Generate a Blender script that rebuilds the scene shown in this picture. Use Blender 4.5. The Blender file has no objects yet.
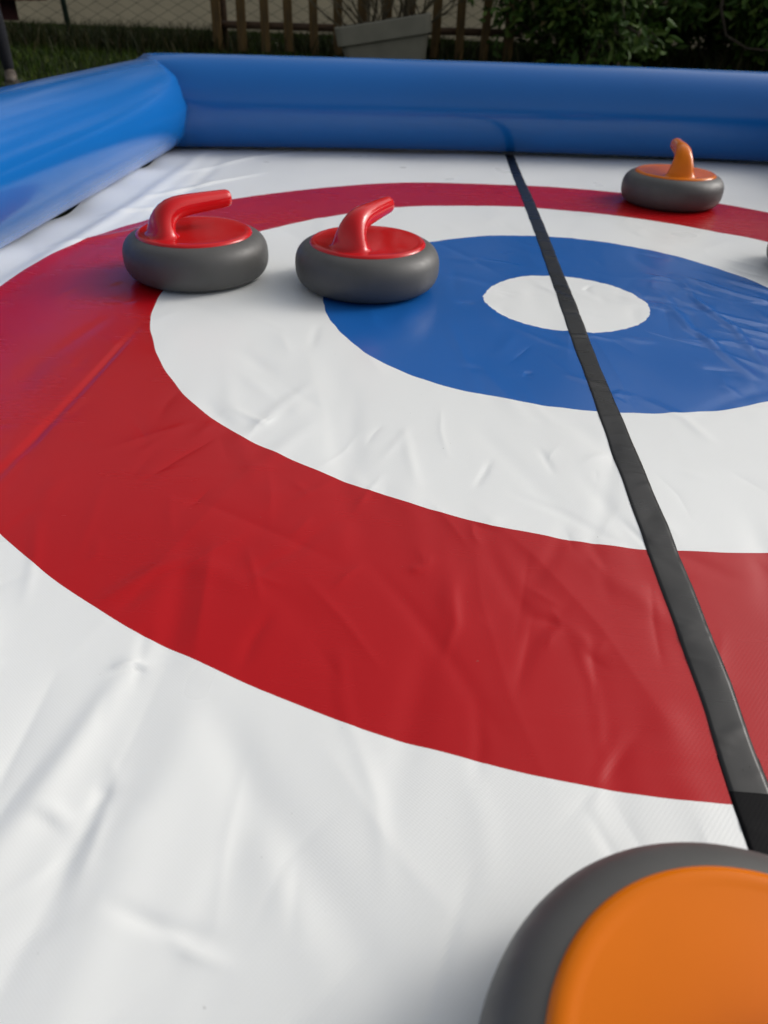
import bpy, math, random
import numpy as np
from mathutils import Vector, Matrix

rad = math.radians
scene = bpy.context.scene
C = scene.collection
rng = np.random.default_rng(7)
random.seed(7)

# ------------------------------------------------------------------ camera
CAM = Vector((-0.2481, -1.3076, 0.4399))
FWD = Vector((-0.0395, 0.8152, -0.5778)).normalized()
RIGHT = Vector((0.9971, 0.0700, 0.0306)).normalized()
UP = RIGHT.cross(FWD).normalized()
RIGHT = FWD.cross(UP).normalized()
cam_data = bpy.data.cameras.new('camera')
cam = bpy.data.objects.new('camera', cam_data)
C.objects.link(cam)
cam.matrix_world = Matrix(((RIGHT.x, UP.x, -FWD.x, CAM.x), (RIGHT.y, UP.y, -FWD.y, CAM.y),
                           (RIGHT.z, UP.z, -FWD.z, CAM.z), (0, 0, 0, 1)))
cam_data.sensor_fit = 'VERTICAL'
cam_data.sensor_height = 36.0
cam_data.lens = 36.0 * 730.8 / 1024.0
cam_data.clip_start = 0.02
cam_data.clip_end = 1000
cam_data.dof.use_dof = True
cam_data.dof.focus_distance = 0.80
cam_data.dof.aperture_fstop = 7.0
scene.camera = cam

# ------------------------------------------------------------------ light
SUN_EL, SUN_AZ = 30.0, 24.0          # azimuth measured from +x towards +y
world = bpy.data.worlds.new('World')
scene.world = world
world.use_nodes = True
wn = world.node_tree
wn.nodes.clear()
w_out = wn.nodes.new('ShaderNodeOutputWorld')
w_bg = wn.nodes.new('ShaderNodeBackground')
w_sky = wn.nodes.new('ShaderNodeTexSky')
w_sky.sky_type = 'NISHITA'
w_sky.sun_disc = False
w_sky.sun_elevation = rad(SUN_EL)
w_sky.sun_rotation = rad(90 - SUN_AZ)
w_sky.air_density = 1.0
w_sky.dust_density = 6.0
w_sky.ozone_density = 1.0
w_hs = wn.nodes.new('ShaderNodeHueSaturation')    # thin cloud: a paler, less blue sky
w_hs.inputs['Saturation'].default_value = 0.26
wn.links.new(w_sky.outputs[0], w_hs.inputs['Color'])
wn.links.new(w_hs.outputs[0], w_bg.inputs['Color'])
w_bg.inputs['Strength'].default_value = 0.14
wn.links.new(w_bg.outputs[0], w_out.inputs['Surface'])
sun_data = bpy.data.lights.new('sun', 'SUN')
sun_data.energy = 0.5
sun_data.angle = rad(16)
sun_data.color = (1.0, 0.95, 0.88)
sun = bpy.data.objects.new('sun', sun_data)
C.objects.link(sun)
sd = Vector((math.cos(rad(SUN_EL)) * math.cos(rad(SUN_AZ)), math.cos(rad(SUN_EL)) * math.sin(rad(SUN_AZ)), math.sin(rad(SUN_EL))))
sun.rotation_euler = sd.to_track_quat('Z', 'Y').to_euler()
sun.location = (3, 4, 6)
scene.view_settings.view_transform = 'Standard'
scene.view_settings.look = 'None'
scene.view_settings.exposure = 0.17
scene.view_settings.gamma = 1.0

# ------------------------------------------------------------------ helpers
def lin(h):
    v = [int(h[i:i + 2], 16) / 255 for i in (0, 2, 4)]
    return tuple(x / 12.92 if x <= 0.04045 else ((x + 0.055) / 1.055) ** 2.4 for x in v)

class NT:
    def __init__(self, name):
        self.m = bpy.data.materials.new(name)
        self.m.use_nodes = True
        self.t = self.m.node_tree
        self.b = self.t.nodes['Principled BSDF']
    def n(self, typ, **kw):
        nd = self.t.nodes.new(typ)
        for k, v in kw.items():
            if k in nd.inputs: nd.inputs[k].default_value = v
            else: setattr(nd, k, v)
        return nd
    def l(self, a, b): self.t.links.new(a, b)
    def coords(self, kind='Object', scale=None, rot=None):
        tc = self.n('ShaderNodeTexCoord')
        if scale is None and rot is None: return tc.outputs[kind]
        mp = self.n('ShaderNodeMapping')
        if scale is not None: mp.inputs['Scale'].default_value = scale
        if rot is not None: mp.inputs['Rotation'].default_value = rot
        self.l(tc.outputs[kind], mp.inputs['Vector'])
        return mp.outputs[0]
    def noise(self, co, scale, detail=4, rough=.5):
        nd = self.n('ShaderNodeTexNoise'); nd.inputs['Scale'].default_value = scale
        nd.inputs['Detail'].default_value = detail; nd.inputs['Roughness'].default_value = rough
        self.l(co, nd.inputs['Vector']); return nd.outputs['Fac']
    def ramp(self, fac, stops):
        r = self.n('ShaderNodeValToRGB'); el = r.color_ramp.elements
        while len(el) < len(stops): el.new(.5)
        for e, (p, c) in zip(el, stops):
            e.position = p; e.color = (*c, 1) if len(c) == 3 else c
        self.l(fac, r.inputs[0]); return r.outputs[0]
    def remap(self, fac, a, b, lo=0., hi=1.):
        r = self.n('ShaderNodeMapRange'); self.l(fac, r.inputs[0])
        for i, v in enumerate((lo, hi, a, b)): r.inputs[i + 1].default_value = v
        return r.outputs[0]
    def bump(self, h, strength, dist, prev=None):
        bp = self.n('ShaderNodeBump'); bp.inputs['Strength'].default_value = strength
        bp.inputs['Distance'].default_value = dist; self.l(h, bp.inputs['Height'])
        if prev is not None: self.l(prev, bp.inputs['Normal'])
        return bp.outputs[0]

def varied(name, col, amt=.12, scale=8, rough=.6, rvar=.1, bump=0, bscale=200, bdist=.001, spec=.5, stretch=None):
    """colour with slight real variation, roughness variation and fine relief"""
    t = NT(name)
    co = t.coords(scale=stretch)
    f = t.noise(co, scale, 5)
    lo = tuple(c * (1 - amt) for c in col); hi = tuple(min(1, c * (1 + amt)) for c in col)
    t.l(t.ramp(f, [(.3, lo), (.7, hi)]), t.b.inputs['Base Color'])
    t.l(t.remap(t.noise(co, scale * 3.1, 3), rough - rvar, rough + rvar, .3, .7), t.b.inputs['Roughness'])
    t.b.inputs['Specular IOR Level'].default_value = spec
    if bump: t.l(t.bump(t.noise(co, bscale, 3), bump, bdist), t.b.inputs['Normal'])
    return t.m

def vinyl(name, col, rough, weave=.25, amt=.05, spec=.5, streak=0., fine=1., dirt=.5):
    """coated PVC tarpaulin: a diagonal scrim weave under a smooth skin, with faint scuffs"""
    t = NT(name)
    co = t.coords()
    f = t.noise(co, 3, 2, .5)
    lo = tuple(c * (1 - amt) for c in col); hi = tuple(min(1, c * (1 + amt)) for c in col)
    base = t.ramp(f, [(.2, lo), (.8, hi)])
    grime = t.remap(t.noise(co, 230, 2, .5), 0, dirt * .8, .775, .81)             # specks of grit
    sm = t.remap(t.noise(t.coords(scale=(1, .4, 1), rot=(0, 0, rad(30))), 2.3, 7, .68), 0, dirt * .07, .52, .75)   # shoe smudges
    gm = t.n('ShaderNodeMath', operation='MAXIMUM'); t.l(grime, gm.inputs[0]); t.l(sm, gm.inputs[1])
    mx = t.n('ShaderNodeMix', data_type='RGBA')
    t.l(gm.outputs[0], mx.inputs[0]); t.l(base, mx.inputs[6]); mx.inputs[7].default_value = (.16, .14, .11, 1)
    t.l(mx.outputs[2], t.b.inputs['Base Color'])
    st = t.noise(t.coords(scale=(2, 14, 1), rot=(0, 0, rad(-35))), 4, 3, .5)
    rr = t.n('ShaderNodeMath', operation='ADD')
    t.l(t.remap(t.noise(co, 7, 2, .5), rough - .04, rough + .05, .2, .8), rr.inputs[0])
    t.l(t.remap(st, -streak, streak, .25, .75), rr.inputs[1])
    t.l(rr.outputs[0], t.b.inputs['Roughness'])
    t.b.inputs['Specular IOR Level'].default_value = spec
    w1 = t.n('ShaderNodeTexWave', wave_type='BANDS', bands_direction='X'); w1.inputs['Scale'].default_value = 112 * fine
    w1.inputs['Distortion'].default_value = .6; w1.inputs['Detail Scale'].default_value = 6
    t.l(t.coords(rot=(0, 0, rad(38))), w1.inputs['Vector'])
    w2 = t.n('ShaderNodeTexWave', wave_type='BANDS', bands_direction='X'); w2.inputs['Scale'].default_value = 170 * fine
    t.l(t.coords(rot=(0, 0, rad(-52))), w2.inputs['Vector'])
    ad = t.n('ShaderNodeMath', operation='MULTIPLY_ADD'); ad.inputs[1].default_value = .4
    t.l(w2.outputs['Fac'], ad.inputs[0]); t.l(w1.outputs['Fac'], ad.inputs[2])
    b1 = t.bump(ad.outputs[0], weave, .00010)
    b2 = t.bump(t.noise(co, 40, 2, .5), .06, .0008, b1)
    b3 = t.bump(t.noise(t.coords(scale=(1, .35, 1), rot=(0, 0, rad(-20))), 11, 2, .5), .22, .004, b2)
    t.l(b3, t.b.inputs['Normal'])
    return t.m

def tag(o, label=None, cat=None, group=None, kind=None):
    if label: o['label'] = label
    if cat: o['category'] = cat
    if group: o['group'] = group
    if kind: o['kind'] = kind
    return o

def empty(name, loc=(0, 0, 0), rz=0):
    o = bpy.data.objects.new(name, None)
    o.empty_display_size = .1
    o.location = loc; o.rotation_euler = (0, 0, rz)
    C.objects.link(o)
    return o

def mesh_obj(name, verts, faces, mat, parent=None, smooth=True):
    me = bpy.data.meshes.new(name)
    verts = np.asarray(verts, dtype=np.float32).reshape(-1, 3)
    if isinstance(faces, np.ndarray):
        k = faces.shape[1]; nf = len(faces)
        me.vertices.add(len(verts)); me.vertices.foreach_set('co', verts.ravel())
        me.loops.add(nf * k); me.loops.foreach_set('vertex_index', faces.astype(np.int32).ravel())
        me.polygons.add(nf)
        me.polygons.foreach_set('loop_start', np.arange(0, nf * k, k, dtype=np.int32))
        me.update(calc_edges=True)
    else:
        me.from_pydata([tuple(map(float, v)) for v in verts], [], faces)
        me.update()
    me.polygons.foreach_set('use_smooth', np.full(len(me.polygons), smooth))
    if mat: me.materials.append(mat)
    o = bpy.data.objects.new(name, me)
    C.objects.link(o)
    if parent: o.parent = parent
    return o

class MB:
    """collects boxes and tubes for ONE mesh object"""
    def __init__(s): s.v = []; s.f = []
    def box(s, c, size, rot=None, bev=0.0):
        hx, hy, hz = size[0] / 2, size[1] / 2, size[2] / 2
        b = min(bev, hx * .9, hy * .9, hz * .9)
        base = len(s.v)
        R = rot.to_3x3() if rot is not None else Matrix.Identity(3)
        c = Vector(c)
        rings = []
        if b <= 0:
            lv = [(-hz, 0), (hz, 0)]
        else:
            lv = [(-hz, b), (-hz + b, 0), (hz - b, 0), (hz, b)]
        for z, ins in lv:
            a, d = hx - ins, hy - ins
            if b > 0:
                a0, d0 = hx - b, hy - b
                if ins: ring = [(-a0, -d0), (a0, -d0), (a0, d0), (-a0, d0)]; ring = [(-a0, -d0), (a0, -d0), (a0, -d0), (a0, d0), (a0, d0), (-a0, d0), (-a0, d0), (-a0, -d0)]
                else: ring = [(-a0, -hy), (a0, -hy), (hx, -d0), (hx, d0), (a0, hy), (-a0, hy), (-hx, d0), (-hx, -d0)]
            else: ring = [(-a, -d), (a, -d), (a, d), (-a, d)]
            idx = []
            for x, y in ring:
                s.v.append(c + R @ Vector((x, y, z))); idx.append(len(s.v) - 1)
            rings.append(idx)
        for r0, r1 in zip(rings, rings[1:]):
            n = len(r0)
            for i in range(n): s.f.append((r0[i], r0[(i + 1) % n], r1[(i + 1) % n], r1[i]))
        s.f.append(tuple(reversed(rings[0]))); s.f.append(tuple(rings[-1]))
    def tube(s, pts, radii, n=8, caps=True):
        pts = [Vector(p) for p in pts]
        if not hasattr(radii, '__len__'): radii = [radii] * len(pts)
        prev = None; rings = []
        for i, p in enumerate(pts):
            t = (pts[min(i + 1, len(pts) - 1)] - pts[max(i - 1, 0)]).normalized()
            if prev is None:
                u = t.orthogonal().normalized()
            else:
                u = (prev - t * prev.dot(t))
                u = u.normalized() if u.length > 1e-6 else t.orthogonal().normalized()
            prev = u; w = t.cross(u)
            ring = []
            for k in range(n):
                a = 2 * math.pi * k / n
                s.v.append(p + (u * math.cos(a) + w * math.sin(a)) * radii[i]); ring.append(len(s.v) - 1)
            rings.append(ring)
        for r0, r1 in zip(rings, rings[1:]):
            for i in range(n): s.f.append((r0[i], r0[(i + 1) % n], r1[(i + 1) % n], r1[i]))
        if caps:
            s.f.append(tuple(reversed(rings[0]))); s.f.append(tuple(rings[-1]))
    def build(s, name, mat, parent=None, smooth=True):
        return mesh_obj(name, [tuple(v) for v in s.v], s.f, mat, parent, smooth)

def grid_faces(nr, nc, wrap=False):
    i = np.arange(nr - 1)[:, None]; j = np.arange(nc if wrap else nc - 1)[None, :]
    j2 = (j + 1) % nc
    a = i * nc + j; b = i * nc + j2; c = (i + 1) * nc + j2; d = (i + 1) * nc + j
    return np.stack([a, b, c, d], -1).reshape(-1, 4)

def lathe(name, prof, mat, parent=None, n=96):
    pr = np.array(prof, float)
    ph = np.linspace(0, 2 * np.pi, n, endpoint=False)
    V = np.stack([np.outer(pr[:, 0], np.cos(ph)), np.outer(pr[:, 0], np.sin(ph)), np.outer(pr[:, 1], np.ones(n))], -1).reshape(-1, 3)
    return mesh_obj(name, V, grid_faces(len(pr), n, True), mat, parent)

# ------------------------------------------------------------------ materials
M = {}
M['white_vinyl'] = vinyl('white_vinyl', (.82, .835, .82), .30, .48, .02)
M['red_vinyl'] = vinyl('red_vinyl', (.43, .003, .006), .24, .19, .07, .34, .05)
M['blue_vinyl'] = vinyl('blue_vinyl', (.010, .110, .40), .20, .14, .05, .42)
M['tube_blue'] = varied('tube_blue', (.005, .113, .39), .04, 2, .17, .008, 0, 4, .005)
M['tape'] = vinyl('tape', (.012, .012, .0115), .29, .30, .3, .45, .05, 2.2, .9)
M['webbing'] = vinyl('webbing', (.004, .004, .005), .6, .3, .2, .08)
M['stone_grey'] = varied('stone_grey', (.080, .079, .075), .08, 30, .50, .06, .08, 900, .0003)
M['cap_red'] = varied('cap_red', (.56, .007, .010), .03, 9, .11, .03, 0, 40, .001, .45)
M['cap_orange'] = varied('cap_orange', (.72, .168, .001), .03, 9, .11, .03, 0, 40, .001, .27)
M['picket'] = varied('picket_wood', (.100, .058, .014), .45, 9, .8, .08, .5, 60, .002, stretch=(6, 6, .6))
M['rail'] = varied('rail_wood', (.070, .038, .018), .4, 9, .8, .08, .5, 60, .002, stretch=(.6, 6, 6))
M['post_green'] = varied('post_paint', (.010, .022, .014), .2, 20, .5)
M['wire'] = varied('wire_metal', (.030, .023, .016), .2, 20, .6)
M['pot'] = varied('pot_plastic', (.225, .215, .165), .12, 6, .55, .08, .1, 40, .001)
M['soil'] = varied('soil', (.03, .02, .012), .4, 40, .95, .03, .8, 80, .01)
M['stem'] = varied('stem', (.075, .060, .030), .4, 12, .8)
M['bark'] = varied('bark', (.07, .055, .038), .4, 20, .9, .05, .6, 60, .004)
M['wall'] = varied('wall_render', (.56, .48, .32), .08, 3, .9, .05, .5, 90, .004)
M['bench'] = varied('bench_paint', (.060, .006, .006), .2, 14, .5, .1, .2, 90, .001)
M['skin'] = varied('skin', (.45, .25, .17), .06, 20, .5)
M['coat'] = varied('coat_cloth', (.035, .007, .008), .3, 20, .9, .05, .4, 300, .001)
M['trousers'] = varied('trouser_denim', (.003, .004, .009), .3, 25, .9, .05, .5, 500, .001)
M['shoe'] = varied('shoe_leather', (.075, .060, .048), .6, 40, .6)
M['sole'] = varied('shoe_sole', (.02, .02, .02), .2, 30, .7)
M['hair'] = varied('hair', (.02, .013, .008), .4, 40, .6)

def leaf_mat(name, a, b, c):
    t = NT(name)
    oi = t.n('ShaderNodeNewGeometry')
    t.l(t.ramp(oi.outputs['Random Per Island'], [(0, a), (.55, b), (1, c)]), t.b.inputs['Base Color'])
    t.b.inputs['Roughness'].default_value = .5
    t.b.inputs['Specular IOR Level'].default_value = .15
    return t.m
M['lawn'] = leaf_mat('lawn_blades', (.012, .030, .001), (.023, .049, .0013), (.050, .070, .0025))
M['long_grass'] = leaf_mat('long_grass_blades', (.008, .014, .002), (.015, .023, .003), (.050, .038, .016))
M['leaf'] = leaf_mat('laurel_leaves', (.024, .056, .008), (.048, .098, .014), (.095, .14, .026))
M['dry_leaf'] = leaf_mat('dry_leaves', (.08, .05, .02), (.14, .12, .04), (.22, .18, .13))

# ------------------------------------------------------------------ the setting
def ground():
    t = NT('ground_soil')
    co = t.coords()
    f = t.noise(co, 1.4, 8, .65)
    t.l(t.ramp(f, [(.3, (.008, .013, .003)), (.55, (.014, .021, .004)), (.75, (.03, .026, .010))]), t.b.inputs['Base Color'])
    t.b.inputs['Roughness'].default_value = .95; t.b.inputs['Specular IOR Level'].default_value = .1
    t.l(t.bump(t.noise(co, 30, 6, .7), .8, .03), t.b.inputs['Normal'])
    n = 61
    g = np.linspace(-1, 1, n); g = np.sign(g) * np.abs(g) ** 3 * 400
    X, Y = np.meshgrid(g, g)
    V = np.stack([X, Y + 2, np.full_like(X, -.02)], -1)
    o = mesh_obj('ground', V.reshape(-1, 3), grid_faces(n, n), t.m)
    tag(o, kind='structure')
ground()

# ------------------------------------------------------------------ the rink mat
R_BUT, R_BLUE, R_WHITE, R_RED = .1458, .4330, .7162, 1.0
# (angle in degrees, offset in mm): how far each printed edge strays from a true circle
WOB = [[(-175, 2), (-73, 2), (-13, 0), (110, 3), (142, -3), (162, -3)],
       [(-133, 7), (-122, 6), (-108, -3), (-93, -5), (-81, -4), (-58, -1), (19, -1), (41, -6), (59, -3), (77, 1), (99, 2), (123, -6)],
       [(-164, 2), (-156, -2), (-144, 1), (-133, 3), (-125, -2), (-117, -5), (-108, -1), (-101, 0), (-95, 2), (-82, 0), (43, 12), (56, -16), (68, -20), (79, -12), (99, 0), (117, 10), (129, 4), (139, 14), (148, 14)],
       [(-174, -5), (-130, 2), (-127, 3), (-120, -1), (-113, -5), (-110, -2), (-105, -1), (-101, 0), (-99, 2), (-95, 2), (-91, 0), (51, 18), (58, 18), (74, -6), (79, 0), (96, -5), (113, 10), (126, 3), (136, 4), (174, -6)]]
def wobble(k, phi):
    a = np.array([x for x, _ in WOB[k]], float); d = np.array([y for _, y in WOB[k]], float) / 1000
    p = np.degrees(phi)
    df = (p[:, None] - a[None, :] + 180) % 360 - 180
    w = np.exp(-(df / 7.0) ** 2)
    v = (w * d).sum(1) / (w.sum(1) + .15)
    v += .0005 * np.sin(phi * 31 + k) + .0004 * np.sin(phi * 57 + 2 * k)
    return v

STONES = [(-.6772, .0430), (-.3606, .0356), (.3872, .8455), (-.0753, -1.1963), (.579, .275)]
# creases: points, half width (m), height (m)
CREASES = [
 ([(-.437, -.916), (-.439, -.988), (-.443, -1.065), (-.450, -1.13), (-.46, -1.25)], .020, -.0022),
 ([(-.400, -.93), (-.405, -1.02), (-.412, -1.10), (-.42, -1.25)], .020, .0030),
 ([(-.461, -.763), (-.438, -.911)], .014, -.0028), ([(-.44, -.76), (-.418, -.90)], .012, .0020),
 ([(-.466, -.914), (-.481, -1.009), (-.50, -1.10)], .010, .0026),
 ([(-.462, -.913), (-.479, -1.044), (-.495, -1.12)], .013, .0022),
 ([(-.52, -.93), (-.515, -1.03), (-.52, -1.12)], .014, -.0028),
 ([(-.481, -1.044), (-.471, -1.046), (-.456, -1.054)], .0065, .0024),
 ([(-.482, -1.050), (-.470, -1.053), (-.458, -1.060)], .0065, -.0020),
 ([(-.479, -.921), (-.462, -.913), (-.453, -.915)], .0055, .0020),
 ([(-.476, -.928), (-.461, -.920), (-.452, -.922)], .004, -.0014),
 ([(-.410, -1.102), (-.377, -1.111), (-.345, -1.114)], .005, -.0014),
 ([(-.370, -1.116), (-.357, -1.123), (-.332, -1.128)], .005, .0016),
 ([(-.402, -.939), (-.337, -1.027), (-.282, -1.088), (-.247, -1.134)], .016, -.0022),
 ([(-.363, -.973), (-.341, -1.093), (-.341, -1.157)], .016, -.0018),
 ([(-.30, -.98), (-.24, -1.06), (-.2, -1.10)], .018, .0016),
 ([(-.516, -.848), (-.486, -.804), (-.456, -.778)], .008, .0020),
 ([(-.50, -.86), (-.475, -.815)], .008, -.0012),
 ([(-.484, -.483), (-.438, -.518), (-.429, -.498)], .006, .0018),
 ([(-.46, -.558), (-.437, -.491), (-.40, -.398)], .010, .0018),
 ([(-.384, -.311), (-.341, -.492), (-.322, -.609)], .020, -.0014),
 ([(-.42, -.30), (-.37, -.48), (-.35, -.60)], .018, .0010),
 ([(.243, .197), (.308, .115), (.376, .054), (.46, .0)], .010, .0030),
 ([(.245, .165), (.244, .022), (.269, -.095), (.267, -.256)], .008, .0032),
 ([(.25, -.075), (.318, -.11), (.40, -.13)], .008, .0024),
 ([(.188, .013), (.192, -.107), (.215, -.168)], .009, .0026),
 ([(.198, -.083), (.22, -.226), (.237, -.288)], .009, .0024),
 ([(.176, .038), (.211, -.034), (.19, -.171)], .009, -.0022),
 ([(.29, .23), (.40, .12), (.55, .02)], .012, .0026), ([(.33, .02), (.36, -.1), (.38, -.25)], .010, .0024),
 ([(.14, .10), (.17, -.02), (.15, -.16)], .011, -.0018),
 ([(-1.00, 1.28), (-.982, .595), (-.991, .15), (-1.0, -.4)], .022, .005),
 ([(-.93, 1.3), (-.90, .7), (-.92, .2)], .020, -.003),
 ([(-.98, .95), (-.84, 1.20), (-.70, 1.36)], .016, .005), ([(-.98, .62), (-.86, .85), (-.76, 1.0)], .014, .004),
 ([(-1.02, .45), (-.90, .55), (-.80, .72)], .014, .004), ([(-1.03, .15), (-.93, .28), (-.84, .42)], .016, .004),
]
creases = [(p, w, a * (.6 if p[0][1] < -.25 and w > .006 else 1.)) for p, w, a in CREASES]
# many short, weak handling wrinkles left over from folding
_r = np.random.default_rng(21)
for _ in range(260):
    x = _r.uniform(-1.0, 1.0); y = _r.uniform(-1.15, 1.45)
    an = _r.normal(1.75 if x < .1 else 2.35, .55); L = _r.uniform(.03, .12)
    bend = _r.normal(0, .18)
    pts = []
    for k in range(3):
        pts.append((x, y)); x += math.cos(an) * L / 2; y += math.sin(an) * L / 2; an += bend
    creases.append((pts, _r.uniform(.007, .014), _r.choice([-1, 1]) * _r.uniform(.0003, .0010)))
for _ in range(150):                                  # longer slack folds fanning along the mat
    x = _r.uniform(-.95, .95); y = _r.uniform(-1.22, .55)
    an = _r.normal(1.57 + .9 * np.sign(.1 - x) * .25, .38); L = _r.uniform(.10, .34); bend = _r.normal(0, .12)
    pts = []
    for k in range(4):
        pts.append((x, y)); x += math.cos(an) * L / 3; y += math.sin(an) * L / 3; an += bend
    w = _r.uniform(.008, .018); creases.append((pts, w, _r.choice([-1, 1]) * w * _r.uniform(.035, .085)))
for _ in range(46):                                   # small pinched dog-ears where folds cross
    x = _r.uniform(-.9, .9); y = _r.uniform(-1.2, .7); a0 = _r.uniform(0, 6.283)
    for k in range(3):
        an = a0 + k * 1.1 + _r.normal(0, .25); L = _r.uniform(.012, .035)
        creases.append(([(x, y), (x + math.cos(an) * L / 2, y + math.sin(an) * L / 2), (x + math.cos(an + .2) * L, y + math.sin(an + .2) * L)], _r.uniform(.0045, .007), _r.choice([-1, 1]) * _r.uniform(.0004, .0011)))
for _ in range(110):                                  # crisp thin pleats in the slack corner nearest the camera
    x = _r.uniform(-.75, .05); y = _r.uniform(-1.24, -.55)
    an = _r.normal(1.5, .5); L = _r.uniform(.025, .13); bend = _r.normal(0, .15)
    pts = []
    for k in range(3):
        pts.append((x, y)); x += math.cos(an) * L / 2; y += math.sin(an) * L / 2; an += bend
    creases.append((pts, _r.uniform(.0042, .0068), _r.choice([-1, 1]) * _r.uniform(.0003, .0009)))
for _ in range(90):                                   # the right side of the blue ring is the most rumpled
    x = _r.normal(.33, .19); y = _r.normal(-.02, .22)
    an = _r.normal(2.2, .6); L = _r.uniform(.04, .13); bend = _r.normal(0, .3)
    pts = []
    for k in range(3):
        pts.append((x, y)); x += math.cos(an) * L / 2; y += math.sin(an) * L / 2; an += bend
    creases.append((pts, _r.uniform(.0055, .010), _r.choice([-1, 1]) * _r.uniform(.0005, .0016)))
_lf = [(_r.uniform(3, 14), _r.uniform(0, 6.283), _r.uniform(0, 6.283), _r.uniform(.6, 1.0)) for _ in range(26)]
BACK0, BACKA, BACKB = 1.535, .106, -.066              # axis of the back tube: y = a + b x + c x^2
TR_ = .136
LX, LR = -1.1418, .130
def mat_h(x, y):
    x = np.asarray(x, float); y = np.asarray(y, float)
    sh = x.shape; x = x.ravel(); y = y.ravel()
    h = np.zeros_like(x)
    for k, (f, a, p, am) in enumerate(_lf):
        h += .0060 / f * am * np.sin(f * (x * math.cos(a) + y * math.sin(a)) + p) * np.sin(f * .43 * (x * math.sin(a * 1.7 + 1) + y * math.cos(a * 1.7 + 1)) + 2 * p)
    # welded panel seam and fold running the length of the mat
    d = x + .700 + .0025 * np.sin(y * 5)
    fade = np.clip((-.20 - y) / .16, .10, 1)
    h += fade * (.0010 * np.exp(-np.abs(d) / .030) - .0024 * np.exp(-(d / .0052) ** 2))
    for ci, (pts, w, am) in enumerate(creases):
        P = np.array(pts); crisp = (ci % 3 == 0) or (w < .007 and ci % 2 == 0)
        m = (x > P[:, 0].min() - 4 * w) & (x < P[:, 0].max() + 4 * w) & (y > P[:, 1].min() - 4 * w) & (y < P[:, 1].max() + 4 * w)
        if not m.any(): continue
        xx, yy = x[m], y[m]
        seg = np.hypot(*(P[1:] - P[:-1]).T); cum = np.concatenate([[0], np.cumsum(seg)])
        best = np.full(xx.shape, 9.); tb = np.zeros_like(xx)
        for i in range(len(seg)):
            ax, ay = P[i]; dx, dy = P[i + 1] - P[i]; L2 = seg[i] ** 2
            tt = np.clip(((xx - ax) * dx + (yy - ay) * dy) / L2, 0, 1)
            dd = np.hypot(xx - ax - tt * dx, yy - ay - tt * dy)
            b = dd < best
            best = np.where(b, dd, best); tb = np.where(b, (cum[i] + tt * seg[i]) / cum[-1], tb)
        pr = np.exp(-best / (w * .9)) if crisp else np.exp(-(best / w) ** 2)
        h[m] += am * pr * np.sin(np.pi * np.clip(tb * .86 + .07, 0, 1)) ** .8
    # flat where a stone's weight lies, sinking a little at the tubes
    k = np.ones_like(x)
    for sx, sy in STONES:
        dd = np.hypot(x - sx, y - sy)
        k *= 1 - np.exp(-(dd / .13) ** 4)
    h = h * k
    # mat edge: wavy and drawn up along the left tube
    e = np.clip((-.98 - x) / .13, 0, 1)
    h += e * e * (.004 + .008 * np.sin(y * 9 + 1) + .005 * np.sin(y * 23))
    return h.reshape(sh)

phi = []
dens = [(-180, -132, 130), (-132, -62, 560), (-62, 20, 150), (20, 180, 260)]
for a0, a1, n in dens: phi += list(np.linspace(rad(a0), rad(a1), n, endpoint=False))
phi = np.array(phi); NP = len(phi)
cs, sn = np.cos(phi), np.sin(phi)
def polar_sheet(r0, r1, k0, k1, nr, tpow=1.0):
    t = np.linspace(0, 1, nr) ** tpow
    a = r0 + (wobble(k0, phi) if k0 is not None else 0 * phi)
    b = r1 + (wobble(k1, phi) if k1 is not None else 0 * phi)
    return a[None, :] + (b - a)[None, :] * t[:, None]
XMIN, XMAX, YMIN = -1.115, 1.115, -2.55
def outer_sheet(nr):
    a = R_RED + wobble(3, phi)
    with np.errstate(divide='ignore'):
        tx = np.where(cs > 0, XMAX / cs, XMIN / cs); ty = np.where(sn > 0, 1.64 / sn, YMIN / sn)
    b = np.minimum(np.abs(tx), np.abs(ty))
    b = np.maximum(b, a + .02)
    t = np.linspace(0, 1, nr) ** 1.5
    return a[None, :] + (b - a)[None, :] * t[:, None]
rink = empty('inflatable_curling_rink')
tag(rink, 'blue walled inflatable curling rink with a red, white and blue target on its mat', 'curling rink')
def sheet_obj(name, Rr, mat, parent):
    X = Rr * cs[None, :]; Y = Rr * sn[None, :]
    Z = mat_h(X, Y)
    V = np.stack([X, Y, Z], -1)
    o = mesh_obj(name, V.reshape(-1, 3), grid_faces(len(Rr), NP, True), mat, parent)
    return o
mat_o = sheet_obj('playing_mat', outer_sheet(400), M['white_vinyl'], rink)
sheet_obj('red_ring', polar_sheet(R_WHITE, R_RED, 2, 3, 90), M['red_vinyl'], mat_o)
tag(sheet_obj('white_ring', polar_sheet(R_BLUE, R_WHITE, 1, 2, 66), M['white_vinyl'], mat_o))
sheet_obj('blue_ring', polar_sheet(R_BUT, R_BLUE, 0, 1, 70), M['blue_vinyl'], mat_o)
sheet_obj('white_button', polar_sheet(.0005, R_BUT, None, 0, 24), M['white_vinyl'], mat_o)

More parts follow.
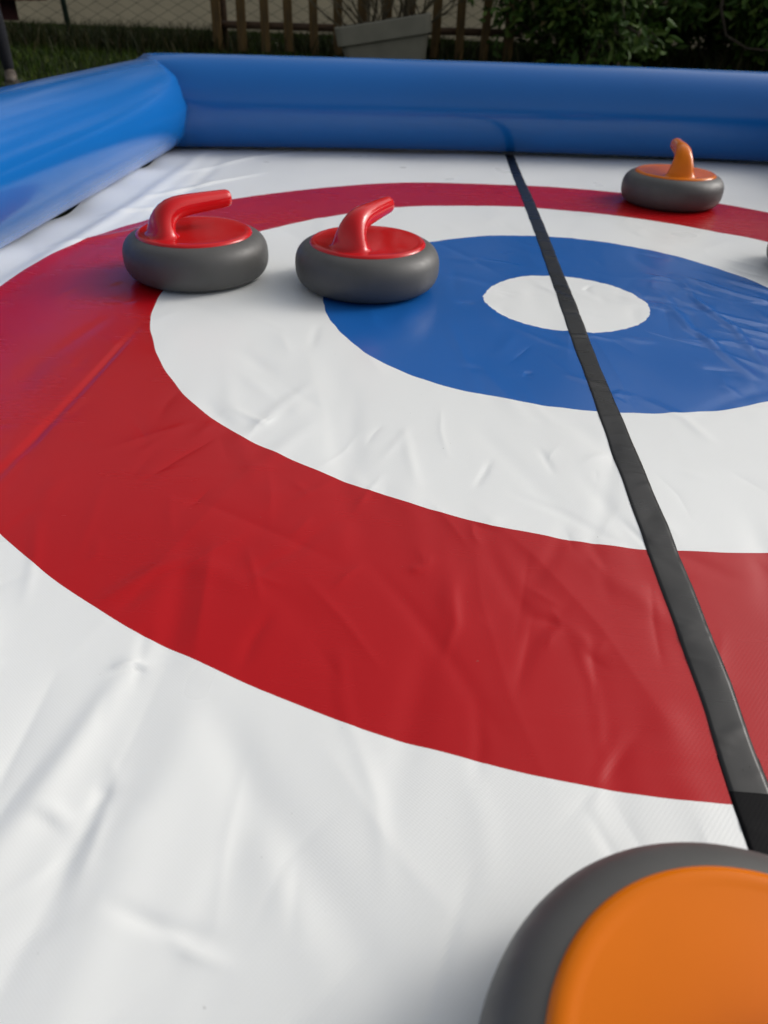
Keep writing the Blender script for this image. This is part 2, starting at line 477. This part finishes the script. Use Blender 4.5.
# centre line: black tape over the print, black webbing below it
TLp = [(-.012, 1.62), (-.011, 1.141), (-.0105, .669), (-.0105, .382), (-.0110, .212), (-.0128, .008), (-.0145, -.155), (-.0138, -.299), (-.0148, -.45), (-.0140, -.657), (-.0137, -.717), (-.0132, -.854), (-.0140, -.923), (-.018, -1.0), (-.018, -1.1)]
TRp = [(.018, 1.62), (.0195, .979), (.0195, .56), (.0170, .197), (.0165, -.044), (.0138, -.209), (.0130, -.342), (.0142, -.447), (.0165, -.653), (.0170, -.697), (.0163, -.808), (.0155, -.89), (.0125, -.952), (.0115, -1.0), (.0115, -1.1)]
def ribbon(name, y0, y1, n, mat, off, th, widen=0., jag=0.):
    ys = np.linspace(y0, y1, n)
    L = np.array(TLp)[::-1]; Rr = np.array(TRp)[::-1]
    xl = np.interp(ys, L[:, 1], L[:, 0]) - widen + .0003 * np.sin(ys * 61)
    xr = np.interp(ys, Rr[:, 1], Rr[:, 0]) + widen + .0003 * np.sin(ys * 57 + 2)
    prof = [(-.0, -th), (0., 0.), (.12, .0002), (.3, .0002), (.5, .0002), (.7, .0002), (.88, .0002), (1., 0.), (1.0, -th)]
    V = np.zeros((n, len(prof), 3))
    for k, (u, dz) in enumerate(prof):
        x = xl + (xr - xl) * u
        yy = ys + jag * np.sin(u * 9) * (np.arange(n) < 2)
        V[:, k, 0] = x; V[:, k, 1] = yy
        V[:, k, 2] = mat_h(x, ys) + off + dz
    # short puckers where the tape was pressed down by hand
    pk = np.random.default_rng(5)
    for _ in range(110):
        yc = pk.uniform(min(y0, y1), max(y0, y1)); uc = pk.uniform(.1, .9); sl = pk.normal(0, .8); w = pk.uniform(.002, .006); a = pk.uniform(.0001, .0005)
        for k, (u, dz) in enumerate(prof):
            if dz < 0: continue
            V[:, k, 2] += a * np.exp(-((ys - yc - (u - uc) * .03 * sl) / w) ** 2) * math.exp(-((u - uc) / .35) ** 2)
    return mesh_obj(name, V.reshape(-1, 3), grid_faces(n, len(prof)), mat, mat_o)
tape = ribbon('centre_tape', 1.50, -.990, 1500, M['tape'], .0006, .0008, jag=.0015)
web = ribbon('centre_webbing', -.960, -2.4, 500, M['webbing'], .0003, .0005, widen=.0006)
tag(tape, 'black tape centre line over the printed target')
tag(web, 'smoother black strip at the near end of the centre line')

# ------------------------------------------------------------------ inflatable walls
NTU = 64
pa = np.linspace(0, 2 * np.pi, NTU, endpoint=False)
def wall_tube(name, ax, p0, p1, rr, mitre0, mitre1, curve=None, inner=1, n=150):
    """a tube between two mitre planes; ax 0 runs along x, 1 along y; mitre = (x, y, dx, dy) of the corner cut"""
    V = np.zeros((n, NTU, 3))
    t = np.linspace(0, 1, n); t = .5 - .5 * np.cos(np.pi * t) * (1 - .0); t = (t - t[0]) / (t[-1] - t[0])
    s = p0 + (p1 - p0) * t
    for k, a in enumerate(pa):
        d0, z = math.cos(a) * rr, math.sin(a) * rr
        def ends(m, base):
            if m is None: return base
            cx, cy, ux, uy = m       # cut plane through (cx,cy) along (ux,uy)
            if ax == 0:              # generator at y = curve + d0
                yy = curve(cx) + d0
                return cx + (yy - cy) * ux / uy
            xx = curve(cy) + d0
            return cy + (xx - cx) * uy / ux
        e0, e1 = ends(mitre0, p0), ends(mitre1, p1)
        ext = .035 if math.cos(a) * inner > .1 else .004
        e0, e1 = e0 - ext, e1 + ext     # the tubes press into each other at the corner
        g = e0 + (e1 - e0) * t
        dist = np.minimum(np.abs(g - e0), np.abs(e1 - g))
        # pillowed, gathered ends and faint ripples along the tube
        pin = 1 - .035 * np.exp(-(dist / .03)) - .012 * np.exp(-(dist / .10))
        rip = 1 + .014 * np.exp(-dist / .05) * math.sin(a * 9 + 1.3) * 1.5 + .011 * np.exp(-dist / .035) * math.sin(a * 19)
        rip = rip + .0014 * np.sin(g * 4) + .0004 * np.sin(g * 13 + a)
        sc = pin * rip
        c0 = np.array([curve(v) for v in g])
        if ax == 0: V[:, k, 0] = g; V[:, k, 1] = c0 + d0 * sc
        else: V[:, k, 1] = g; V[:, k, 0] = c0 + d0 * sc
        zz = z * sc
        zz = np.where(zz < -.9 * rr, -.9 * rr - (-.9 * rr - zz) * .35, zz)      # flattened where it rests
        V[:, k, 2] = rr + zz - .002
    F = grid_faces(n, NTU, True)
    if ax == 0: F = F[:, ::-1]
    F = [tuple(int(i) for i in q) for q in F] + [tuple(range(NTU)), tuple(range((n - 1) * NTU, n * NTU))]
    return mesh_obj(name, V.reshape(-1, 3), F, M['tube_blue'], rink)
back_c = lambda x: BACK0 + BACKA * x + BACKB * x * x
left_c = lambda y: LX - .0122 * y
right_c = lambda y: -LX + .0122 * y
near_c = lambda x: -2.62
CL = (left_c(back_c(-1.15)), back_c(-1.15)); CR = (1.16, back_c(1.16))
mL = (CL[0], CL[1], 1, -1); mR = (CR[0], CR[1], 1, 1)
mNL = (left_c(-2.62), -2.62, 1, 1); mNR = (right_c(-2.62), -2.62, 1, -1)
w1 = wall_tube('back_wall', 0, -1.15, 1.15, TR_, mL, mR, back_c, -1)
w2 = wall_tube('side_wall', 1, -2.62, CL[1], LR, mNL, mL, left_c, 1)
w3 = wall_tube('side_wall', 1, -2.62, CR[1], LR, mNR, mR, right_c, -1)
w4 = wall_tube('front_wall', 0, -1.15, 1.15, LR, mNL, mNR, near_c, 1)

# ------------------------------------------------------------------ curling stones
def superell(Rb, H, b, e, n=30):
    t = np.linspace(-np.pi / 2, np.pi / 2, n)
    return [(Rb - b + b * max(math.cos(a), 0) ** e, H / 2 + H / 2 * math.copysign(abs(math.sin(a)) ** e, math.sin(a))) for a in t]
def make_stone(label, loc, ang, mat, group, hs=1.):
    root = empty('curling_stone', (loc[0], loc[1], .0003))
    root.rotation_euler = (0, 0, rad(ang))
    tag(root, label, 'curling stone', group)
    body = [(.0, .001), (.05, .001)] + superell(.1306, .0775, .039, 2 / 2.45) + [(.088, .0765), (.05, .0760), (0, .0760)]
    lathe('stone_body', body, M['stone_grey'], root, 128)
    cap = [(.1030, .0700), (.1042, .0735), (.1043, .0752), (.1036, .0775), (.1020, .0793), (.0995, .0806), (.0965, .0811), (.0940, .0810), (.0920, .0807), (.0900, .0806), (.07, .0807), (.04, .0808), (.0003, .0808)]
    lathe('cap', cap, mat, root, 128)
    # handle: flared foot near the rim, gooseneck, straight grip reaching across the stone
    st = [(-.0620, .0795, .0410, .0280), (-.0620, .0820, .0362, .0245), (-.0618, .0850, .0335, .0225), (-.0612, .0900, .0312, .0210),
          (-.0598, .0960, .0292, .0202), (-.0572, .1030, .0268, .0197), (-.0530, .1095, .0245, .0193), (-.0470, .1150, .0226, .0189),
          (-.0385, .1196, .0210, .0185), (-.0275, .1226, .0198, .0181), (-.0140, .1242, .0188, .0177), (.0050, .1252, .0178, .0170),
          (.0250, .1259, .0169, .0163), (.0450, .1265, .0160, .0156), (.0640, .1270, .0153, .0149), (.0700, .1272, .0149, .0146),
          (.0736, .1273, .0138, .0136), (.0754, .1274, .0116, .0114), (.0762, .1274, .0082, .0080), (.0764, .1274, .0002, .0002)]
    st = [(u, .0795 + (z - .0795) * hs, a, b) for u, z, a, b in st]
    n = 32; V = []
    for i, (u, z, a, b) in enumerate(st):
        p0 = st[max(i - 1, 0)]; p1 = st[min(i + 1, len(st) - 1)]
        tu, tz = p1[0] - p0[0], p1[1] - p0[1]
        L = math.hypot(tu, tz)
        if i < 3: tu, tz = 0., 1.
        elif i >= len(st) - 5: tu, tz = 1., .02
        else: tu, tz = tu / L, tz / L
        nu, nz = -tz, tu            # in-plane normal (outwards of the bend)
        for k in range(n):
            q = 2 * math.pi * k / n
            ca, sa = math.cos(q), math.sin(q)
            ex = .86
            la = math.copysign(abs(ca) ** ex, ca) * a
            nb = math.copysign(abs(sa) ** ex, sa) * b
            V.append((u + nu * nb, la, z + nz * nb))
    mesh_obj('handle', V, grid_faces(len(st), n, True)[:, ::-1], mat, root)
    return root
G = 'curling stones on the rink mat'
make_stone('grey curling stone with red cap, nearest the left blue wall, handle seen side on', STONES[0], 43, M['cap_red'], G)
make_stone('grey curling stone with red cap, at the left edge of the blue ring', STONES[1], 66, M['cap_red'], G)
make_stone('orange capped grey curling stone on the far red ring near the back wall', STONES[2], 86, M['cap_orange'], G, 1.18)
make_stone('closest curling stone, orange capped, by the near end of the black line', STONES[3], 40, M['cap_orange'], G)

make_stone('curling stone cut off by the right edge, on the white ring beside the blue ring', STONES[4], 20, M['cap_orange'], G)

# ------------------------------------------------------------------ garden behind
FY = 6.0
fence = empty('picket_fence', (-2.165, FY, -.02))
tag(fence, 'brown wooden picket fence with a low rail behind the grey planter', 'fence')
pk0 = None
for k in range(13):
    mb = MB()
    w, h, th = .068 + .010 * rng.random(), .86 + .03 * rng.random(), .022
    lean = rng.normal(0, .012)
    v = [(-w / 2, -th / 2), (w / 2, -th / 2), (w / 2, th / 2), (-w / 2, th / 2)]
    rings = []
    for z, s in ((0, 1.), (.4, 1.), (h, 1.), (h + .05, .5), (h + .06, .1)):
        rings.append([(x * s + lean * z, y, z) for x, y in v])
    V = [p for r in rings for p in r]
    F = [(i * 4 + j, i * 4 + (j + 1) % 4, i * 4 + 4 + (j + 1) % 4, i * 4 + 4 + j) for i in range(4) for j in range(4)] + [(3, 2, 1, 0), (16, 17, 18, 19)]
    p = mesh_obj('picket', V, F, M['picket'], fence, smooth=False)
    p.location = (.205 * k + rng.normal(0, .006), 0, .015 + rng.random() * .02)
for z in (.213, .70):
    mb = MB(); mb.tube([(-.05, .045, z - .004), (1.0, .045, z + .002), (2.56, .045, z + .014)], .028, 10); mb.build('rail', M['rail'], fence)
for x in (.02, 1.24, 2.46):
    mb = MB(); mb.tube([(x, .11, -.05), (x, .11, .95)], .04, 10); mb.build('post', M['rail'], fence)

# chain-link fence
cl = empty('chain_link_fence', (-2.2, 6.35, -.02))
tag(cl, 'wire chain-link fence on thin dark green posts in front of the beige wall', 'fence')
V = []; F = []
pitch, wr, hh = .092, .0034, 1.25
ns = int(13 / (pitch))
for s in range(ns):
    x0 = -5.5 + s * pitch
    nz = int(hh / (pitch / 2))
    sg = 1 if s % 2 == 0 else -1
    base = len(V)
    for k in range(nz + 1):
        # each wire zigzags between its neighbours and loops round them
        xx = x0 + (pitch / 2 if (k + s) % 2 == 0 else -pitch / 2)
        yy = .003 * (1 if k % 2 == 0 else -1)
        z = .01 + k * pitch / 2
        for dx, dy in ((-wr, -wr), (wr, -wr), (0, wr)): V.append((xx + dx, yy + dy, z))
    for k in range(nz):
        for j in range(3):
            a = base + k * 3 + j; b = base + k * 3 + (j + 1) % 3
            F.append((a, b, b + 3, a + 3))
wm = mesh_obj('wire_mesh', V, np.array(F), M['wire'], cl, smooth=False)
tag(wm, kind='stuff')
for i, x in enumerate((-1.39, 1.25, 3.85, -3.9)):
    mb = MB(); ln = (-.06 if i == 0 else rng.normal(0, .01))
    mb.tube([(x, -.03, -.1), (x + ln * .6, -.03, .6), (x + ln * 1.35, -.03, 1.35)], .024, 10); mb.tube([(x + ln * 1.35, -.03, 1.35), (x + ln * 1.35, -.03, 1.365)], .028, 10)
    mb.build('post', M['post_green'], cl)
for z in (.12, 1.24):
    mb = MB(); mb.tube([(-5.5, -.006, z), (0, -.006, z - .01), (6.5, -.006, z)], .0022, 5); mb.build('tension_wire', M['wire'], cl)

# beige garden wall beyond
mb = MB(); mb.box((0, 0, 1.0), (26, .25, 2.04)); gw = empty('garden_wall', (0, 10.2, -.02))
mb.build('wall', M['wall'], gw, smooth=False)
mb = MB(); mb.box((0, 0, 2.06), (26.02, .33, .075), bev=.01); mb.build('coping', M['wall'], gw, smooth=False)
tag(gw, 'plain beige rendered wall beyond the chain-link fence', 'wall')

# planter
PY = 5.72
pl = empty('planter', (-.70, PY, -.02))
pl.rotation_euler = (0, rad(-9.3), rad(4))
tag(pl, 'long grey plastic planter tilted to one side in front of the picket fence', 'planter')
def rrect(hx, hy, r, n=6):
    out = []
    for cx, cy, a0 in ((hx - r, -hy + r, -90), (hx - r, hy - r, 0), (-hx + r, hy - r, 90), (-hx + r, -hy + r, 180)):
        for k in range(n + 1):
            a = rad(a0 + 90 * k / n); out.append((cx + r * math.cos(a), cy + r * math.sin(a)))
    return out
def loft(name, levels, mat, parent, cap=True):
    V = []; m = None
    for hx, hy, r, z in levels:
        ring = rrect(hx, hy, r); m = len(ring)
        # a slight belly on the long sides
        for x, y in ring: V.append((x, y * (1 + .06 * (1 - (x / hx) ** 2)), z))
    F = [tuple(int(v) for v in q) for q in grid_faces(len(levels), m, True)]
    if cap: F.append(tuple(reversed(range(m))))
    return mesh_obj(name, V, F, mat, parent, smooth=False)
loft('body', [(.30, .13, .05, -.06), (.352, .165, .05, .17), (.352, .165, .05, .172)], M['pot'], pl)
loft('rim', [(.355, .166, .05, .172), (.372, .185, .055, .166), (.376, .189, .055, .171), (.384, .197, .06, .290), (.382, .195, .06, .297), (.362, .176, .05, .297), (.356, .170, .05, .20)], M['pot'], pl, cap=False)
loft('soil', [(.34, .155, .05, .19), (.355, .166, .05, .262), (.2, .08, .05, .274), (.01, .01, .005, .276)], M['soil'], pl)
pp = empty('potted_shrub', (-.70, PY, .20))
tag(pp, 'bare twiggy shrub growing in the grey planter', 'plant')
mb = MB(); mbl = MB()
tw = random.Random(3)
for k in range(34):
    x = tw.uniform(-.30, .30); a = tw.uniform(-.9, .9) + x * 1.2; L = tw.uniform(.25, .8)
    p = Vector((x, tw.uniform(-.1, .1), x * .16 - .02)); d = Vector((math.sin(a) * .8, tw.uniform(-.3, .3), math.cos(a))).normalized()
    pts = [p.copy()]
    for s in range(5):
        d = (d + Vector((tw.gauss(0, .12), tw.gauss(0, .12), .05))).normalized(); p = p + d * L / 5; pts.append(p.copy())
    r0 = tw.uniform(.005, .012) if k > 3 else .018
    mb.tube(pts, [r0 * (1 - .15 * i) for i in range(6)], 6)
    for s in range(2, 6):
        for j in range(2):
            q = pts[s]; dd = (d + Vector((tw.gauss(0, .6), tw.gauss(0, .6), tw.gauss(0, .3)))).normalized()
            mb.tube([q, q + dd * .06, q + dd * .13], [.0035, .003, .001], 5)
mb.build('stems', M['stem'], pp)

# laurel shrubs
def leaves(centres, dirs, ln, wd, rs):
    n = len(centres)
    d = dirs / np.linalg.norm(dirs, axis=1)[:, None]
    up = rs.normal(0, 1, (n, 3)); sd = np.cross(d, up); sd /= np.linalg.norm(sd, axis=1)[:, None]
    nm = np.cross(sd, d)
    L = (ln * rs.uniform(.6, 1.2, n))[:, None]; W = (wd * rs.uniform(.7, 1.15, n))[:, None]
    b = centres; m1 = b + d * L * .3; m2 = b + d * L * .7; t = b + d * L - nm * L * .12
    V = np.stack([b, m1 + sd * W * .5 + nm * W * .12, m1 - sd * W * .5 + nm * W * .12, m2 + sd * W * .42 + nm * W * .10, m2 - sd * W * .42 + nm * W * .10, t, m1 - nm * W * .05, m2 - nm * W * .05], 1).reshape(-1, 3)
    q = np.array([[0, 1, 6], [0, 6, 2], [1, 3, 7], [1, 7, 6], [6, 7, 4], [6, 4, 2], [3, 5, 7], [7, 5, 4]])
    F = (np.arange(n)[:, None, None] * 8 + q[None]).reshape(-1, 3)
    return V, F
def shrub(loc, rx, ry, h, nleaf, seed, label, extra_branch=None):
    rs = np.random.default_rng(seed); rr_ = random.Random(seed)
    root = empty('laurel_shrub', (loc[0], loc[1], -.02))
    tag(root, label, 'shrub', 'laurel shrubs along the fence')
    mb = MB(); tips = []
    for k in range(26):
        a = rr_.uniform(0, 6.283); rad_ = rr_.uniform(0, .3)
        p = Vector((math.cos(a) * rad_ * rx, math.sin(a) * rad_ * ry, 0)); el = rr_.uniform(.25, 1.45)
        d = Vector((math.cos(a) * math.cos(el) * rx, math.sin(a) * math.cos(el) * ry, math.sin(el) * h * .6)).normalized()
        L = rr_.uniform(.6, 1.0) * math.hypot(rx, h) * .75; pts = [p.copy()]
        for s in range(7):
            d = (d + Vector((rr_.gauss(0, .12), rr_.gauss(0, .12), rr_.gauss(.0, .08)))).normalized()
            p = p + d * L / 7
            p.z = max(p.z, .03)
            pts.append(p.copy())
            if s > 0: tips.append((p.copy(), d.copy()))
        mb.tube(pts, [.014 * (1 - .11 * i) for i in range(8)], 6)
        for s in range(2, 8):
            for j in range(3):
                dd = (d + Vector((rr_.gauss(0, .8), rr_.gauss(0, .8), rr_.gauss(.0, .5)))).normalized(); q = pts[s] + dd * .16; q2 = q + (dd + Vector((0, 0, -.2))) * .14
                q2.z = max(q2.z, .02)
                mb.tube([pts[s], q, q2], [.005, .004, .002], 5); tips += [(q, dd), (q2, dd)]
    mb.build('branches', M['bark'], root)
    T = np.array([t[0] for t in tips]); D = np.array([t[1] for t in tips])
    idx = rs.integers(0, len(T), nleaf)
    cen = T[idx] + rs.normal(0, .055, (nleaf, 3)); cen[:, 2] = np.maximum(cen[:, 2], .02)
    dr = D[idx] * .6 + rs.normal(0, .7, (nleaf, 3)) + np.array([0, -.25, -.35])
    V, F = leaves(cen, dr, .105, .038, rs)
    o = mesh_obj('foliage', V, F, M['leaf'], root, smooth=False); tag(o, kind='stuff')
    m = nleaf // 25; idx = rs.integers(0, len(T), m)
    V, F = leaves(T[idx] + rs.normal(0, .06, (m, 3)), rs.normal(0, 1, (m, 3)), .09, .034, rs)
    o = mesh_obj('withered_leaves', V, F, M['dry_leaf'], root, smooth=False); tag(o, kind='stuff')
    if extra_branch:
        mb = MB(); mb.tube(extra_branch, [.013, .012, .011, .010, .008, .006], 8); mb.build('bare_branch', M['bark'], root)
    return root
shrub((.90, 6.15), .75, .55, 1.5, 9000, 11, 'dark green laurel shrub at the end of the picket fence')
shrub((2.05, 6.45), .85, .6, 1.7, 10000, 12, 'dark laurel shrub in the middle of the hedge, with withered pale leaves')
shrub((3.15, 6.35), .85, .6, 1.7, 9000, 13, 'laurel shrub at the right end of the hedge, with a bare hooked branch',
      [(-1.30, -.62, .75), (-1.28, -.64, .45), (-1.20, -.66, .28), (-1.02, -.68, .20), (-.80, -.66, .19), (-.5, -.5, .25)])
shrub((4.3, 6.4), .85, .6, 1.7, 5000, 14, 'laurel shrub beyond the right edge of the hedge in view')

# tall trees that close off the garden; right-hand pair added to shade the fence
def tree(loc, h, crown_r, crown_lo, nleaf, seed, label):
    rs = np.random.default_rng(seed); rr_ = random.Random(seed)
    root = empty('garden_tree', (loc[0], loc[1], -.02))
    tag(root, label, 'tree', 'tall trees round the garden')
    mb = MB(); p = Vector((0, 0, -.05)); pts = [p.copy()]
    for s in range(6):
        p = p + Vector((rr_.gauss(0, .06), rr_.gauss(0, .06), h * .8 / 6)); pts.append(p.copy())
    mb.tube(pts, [.17, .14, .12, .10, .08, .06, .03], 10); mb.build('trunk', M['bark'], root)
    mb = MB(); tips = []
    for k in range(34):
        z = rr_.uniform(crown_lo, h * .8); f = z / (h * .8) * 6; i = min(int(f), 5); q = pts[i].lerp(pts[i + 1], f - i)
        a = rr_.uniform(0, 6.283); prof = math.sin(math.pi * min(.95, max(.15, (z - crown_lo + .5) / (h - crown_lo + .5)))) ** .6
        L = crown_r * prof * rr_.uniform(.7, 1.1); d = Vector((math.cos(a), math.sin(a), rr_.uniform(-.1, .7))).normalized(); bp = [q.copy()]
        for s in range(5):
            d = (d + Vector((rr_.gauss(0, .15), rr_.gauss(0, .15), rr_.gauss(0, .12)))).normalized(); q = q + d * L / 5; bp.append(q.copy())
            if s > 0: tips.append(q.copy())
            if s > 1:
                for j in range(2):
                    e = q + Vector((rr_.gauss(0, 1), rr_.gauss(0, 1), rr_.gauss(0, .8))).normalized() * crown_r * .22; mb.tube([q, e], [.012, .005], 4); tips.append(e)
        mb.tube(bp, [.045, .038, .03, .022, .015, .008], 6)
    mb.build('limbs', M['bark'], root)
    T = np.array(tips); idx = rs.integers(0, len(T), nleaf)
    V, F = leaves(T[idx] + rs.normal(0, .20, (nleaf, 3)), rs.normal(0, .8, (nleaf, 3)) + np.array([0, 0, -.3]), .22, .10, rs)
    tag(mesh_obj('crown', V, F, M['leaf'], root, smooth=False), kind='stuff')
for i, (x, y, h, cr, lo, lab) in enumerate(((-8.5, 11.8, 6.5, 2.6, 1.0, 'tall leafy tree beyond the left end of the beige garden wall'),
        (-4.6, 12.0, 7.2, 2.6, .9, 'tall leafy tree beyond the wall, behind the dark green fence post'),
        (-1.0, 11.9, 6.6, 2.5, .8, 'tall leafy tree beyond the wall, behind the grey planter'),
        (2.6, 11.8, 7.4, 2.6, .8, 'tallest leafy tree beyond the wall, behind the middle of the hedge'),
        (6.2, 11.6, 7.0, 2.6, .7, 'tall leafy tree beyond the right end of the hedge'),
        (6.6, 8.0, 5.2, 2.0, .9, 'unseen shorter tree right of the hedge, added to shade the fence'),
        (9.8, 10.6, 6.5, 2.4, .8, 'unseen tall tree farthest right on the lawn, added to shade the fence'))):
    tree((x, y), h, cr, lo, 5200, 40 + i, lab)

# grass
def blades(name, X, Y, h, w, mat, rs, lean=.5):
    n = len(X)
    a = rs.uniform(0, 6.283, n); hh_ = h * rs.uniform(.45, 1.2, n); l = lean * rs.uniform(.1, 1, n)
    la = rs.uniform(0, 6.283, n)
    dx, dy = np.cos(a) * w / 2, np.sin(a) * w / 2
    lx, ly = np.cos(la) * l * hh_, np.sin(la) * l * hh_
    z0 = np.full(n, -.022)
    V = np.stack([np.stack([X - dx, Y - dy, z0], -1), np.stack([X + dx, Y + dy, z0], -1),
                  np.stack([X - dx * .75 + lx * .35, Y - dy * .75 + ly * .35, z0 + hh_ * .55], -1), np.stack([X + dx * .75 + lx * .35, Y + dy * .75 + ly * .35, z0 + hh_ * .55], -1),
                  np.stack([X + lx, Y + ly, z0 + hh_], -1)], 1).reshape(-1, 3)
    q = np.array([[0, 1, 3], [0, 3, 2], [2, 3, 4]])
    F = (np.arange(n)[:, None, None] * 5 + q[None]).reshape(-1, 3)
    o = mesh_obj(name, V, F, mat, None, smooth=False)
    tag(o, kind='stuff')
    return o
rs = np.random.default_rng(4)
n = 90000
X = rs.uniform(-7, 5, n); Y = rs.uniform(-2.2, 9.8, n)
keep = ~((np.abs(X) < 1.24) & (Y > -2.8) & (Y < back_c(X) + .1))
keep &= rs.random(n) < np.where(Y < 2, .5, 1)
g1 = blades('lawn_grass', X[keep], Y[keep], .055, .007, M['lawn'], rs, .9)
tag(g1, 'short green lawn grass behind the rink', 'grass')
n = 16000
X = rs.uniform(-7, 5, n); Y = 6.25 + rs.normal(0, .22, n) + np.where(X < -2.3, -.25 * rs.random(n) * 2, 0)
clump = .55 + .45 * np.sin(X * 5.1 + 1) * np.sin(X * 2.3) 
keep = rs.random(n) < np.clip(clump + .25, .15, 1)
keep &= (X < -2.25) | (rs.random(n) < .45)
g2 = blades('long_grass', X[keep], Y[keep], .20, .009, M['long_grass'], rs, .8)
tag(g2, 'long unmown grass with dry stalks at the foot of the chain-link fence', 'grass')

# ------------------------------------------------------------------ person on a bench at the far left
bench = empty('bench', (-3.11, 3.42, -.02))
tag(bench, 'low maroon wooden bench behind the left wall, at the far left', 'bench')
for k, y in enumerate((-.13, .0, .13)):
    mb = MB(); mb.box((0, y, .395), (1.22, .115, .045), bev=.006); mb.build('seat_plank', M['bench'], bench, smooth=False)
for x in (-.44, .04):
    for y in (-.12, .12):
        mb = MB(); mb.box((x, y, .19), (.05, .05, .365), bev=.005); mb.build('leg', M['bench'], bench, smooth=False)
    mb = MB(); mb.box((x, 0, .355), (.045, .19, .030), bev=.004); mb.build('crossbar', M['bench'], bench, smooth=False)

def skinned(name, verts, edges, radii, mat, parent, root=0, levels=2):
    me = bpy.data.meshes.new(name); me.from_pydata(verts, edges, [])
    o = bpy.data.objects.new(name, me); C.objects.link(o)
    sk = o.modifiers.new('skin', 'SKIN'); sk.use_smooth_shade = True
    for i, r in enumerate(radii):
        v = me.skin_vertices[0].data[i]; v.radius = (r, r) if not hasattr(r, '__len__') else r
        v.use_root = (i == root)
    sb = o.modifiers.new('sub', 'SUBSURF'); sb.levels = levels; sb.render_levels = levels
    dg = bpy.context.evaluated_depsgraph_get()
    nm = bpy.data.meshes.new_from_object(o.evaluated_get(dg))
    nm.name = name
    o.modifiers.clear(); o.data = nm
    nm.materials.clear(); nm.materials.append(mat)
    nm.polygons.foreach_set('use_smooth', np.full(len(nm.polygons), True))
    if parent: o.parent = parent
    return o
per = empty('person', (-2.815, 3.40, -.02))
tag(per, 'person in a dark maroon coat and navy trousers seated on the maroon bench', 'person')
# body: pelvis, spine, neck, head; arms resting on the thighs
bv = [(0, 0, .52), (0, -.01, .68), (0, -.03, .86), (0, -.05, .98), (0, -.07, 1.06), (0, -.09, 1.15), (0, -.10, 1.24),
      (-.17, -.05, .93), (-.24, -.10, .70), (-.15, -.30, .575), (.17, -.05, .93), (.24, -.10, .70), (.14, -.31, .57)]
skinned('body', bv, [(0, 1), (1, 2), (2, 3), (3, 4), (4, 5), (5, 6), (2, 7), (7, 8), (8, 9), (2, 10), (10, 11), (11, 12)],
        [.14, .13, .14, .07, .052, .088, .075, .06, .045, .032, .06, .045, .032], M['skin'], per)
skinned('hair', [(0, -.06, 1.16), (0, -.07, 1.24), (0, -.10, 1.285)], [(0, 1), (1, 2)], [.085, .095, .07], M['hair'], per)
skinned('coat', [(0.02, .0, .50), (0, -.01, .68), (0, -.03, .86), (0, -.05, .98), (-.175, -.05, .93), (-.245, -.10, .70), (-.16, -.28, .585), (.175, -.05, .93), (.245, -.10, .70), (.15, -.29, .58), (.10, -.14, .45), (.175, -.20, .34), (.185, -.22, .285)],
        [(0, 1), (1, 2), (2, 3), (2, 4), (4, 5), (5, 6), (2, 7), (7, 8), (8, 9), (0, 10), (10, 11), (11, 12)],
        [.175, .155, .165, .085, .075, .062, .048, .075, .062, .048, .11, .070, .040], M['coat'], per)
for s, kx, fx in ((-1, -.22, -.22), (1, .215, .265)):
    skinned('trouser_leg', [(s * .08, -.02, .50), (s * .14, -.20, .50), (kx, -.33, .485), (fx * .97, -.325, .30), (fx, -.31, .055)],
            [(0, 1), (1, 2), (2, 3), (3, 4)], [.095, .085, .062, .046, .028], M['trousers'], per)
    sh = skinned('shoe', [(fx - .01, -.29, .05), (fx + .01, -.33, .045), (fx + .045, -.40, .036), (fx + .06, -.45, .030)],
                 [(0, 1), (1, 2), (2, 3)], [(.034, .036), (.034, .034), (.032, .026), (.024, .018)], M['shoe'], per)
    mb = MB(); mb.box((fx + .025, -.365, .011), (.085, .25, .022), rot=Matrix.Rotation(rad(18), 4, 'Z'), bev=.009); mb.build('sole', M['sole'], sh)
def hand(side, wrist, fwd):
    w = Vector(wrist); f = Vector(fwd).normalized(); sdv = f.cross(Vector((0, 0, 1))).normalized() * side
    V = [w, w + f * .045, w + f * .085]; E = [(0, 1), (1, 2)]; Rr = [(.022, .018), (.034, .015), (.036, .013)]
    for k, (off, L) in enumerate(((-.027, .062), (-.009, .074), (.009, .070), (.026, .054))):
        b = w + f * .088 + sdv * off; i = len(V)
        V += [b, b + f * L * .5 + Vector((0, 0, -.008)), b + f * L + Vector((0, 0, -.028))]
        E += [(2, i), (i, i + 1), (i + 1, i + 2)]; Rr += [.0095, .0085, .007]
    i = len(V); b = w + f * .03 - sdv * .034
    V += [b, b + f * .03 - sdv * .018, b + f * .055 - sdv * .022 + Vector((0, 0, -.012))]; E += [(1, i), (i, i + 1), (i + 1, i + 2)]; Rr += [.012, .0105, .008]
    skinned('hand', [tuple(v) for v in V], E, Rr, M['skin'], per)
hand(-1, (-.15, -.30, .595), (-.15, -1, -.05)); hand(1, (.14, -.31, .595), (.15, -1, -.05))
# face
fc = MB(); fc.tube([(0, -.185, 1.20), (0, -.205, 1.175), (0, -.20, 1.165)], [.010, .015, .008], 8); fc.build('nose', M['skin'], per)
for s in (-1, 1):
    fc = MB(); fc.tube([(s * .032, -.168, 1.205), (s * .032, -.182, 1.205)], [.012, .006], 10); fc.build('eye', M['hair'], per)
    fc = MB(); fc.tube([(s * .085, -.10, 1.21), (s * .098, -.095, 1.19), (s * .088, -.10, 1.165)], [.010, .016, .008], 8); fc.build('ear', M['skin'], per)
fc = MB(); fc.tube([(-.024, -.172, 1.135), (0, -.182, 1.133), (.024, -.172, 1.135)], [.003, .006, .003], 8); fc.build('mouth', M['bench'], per)
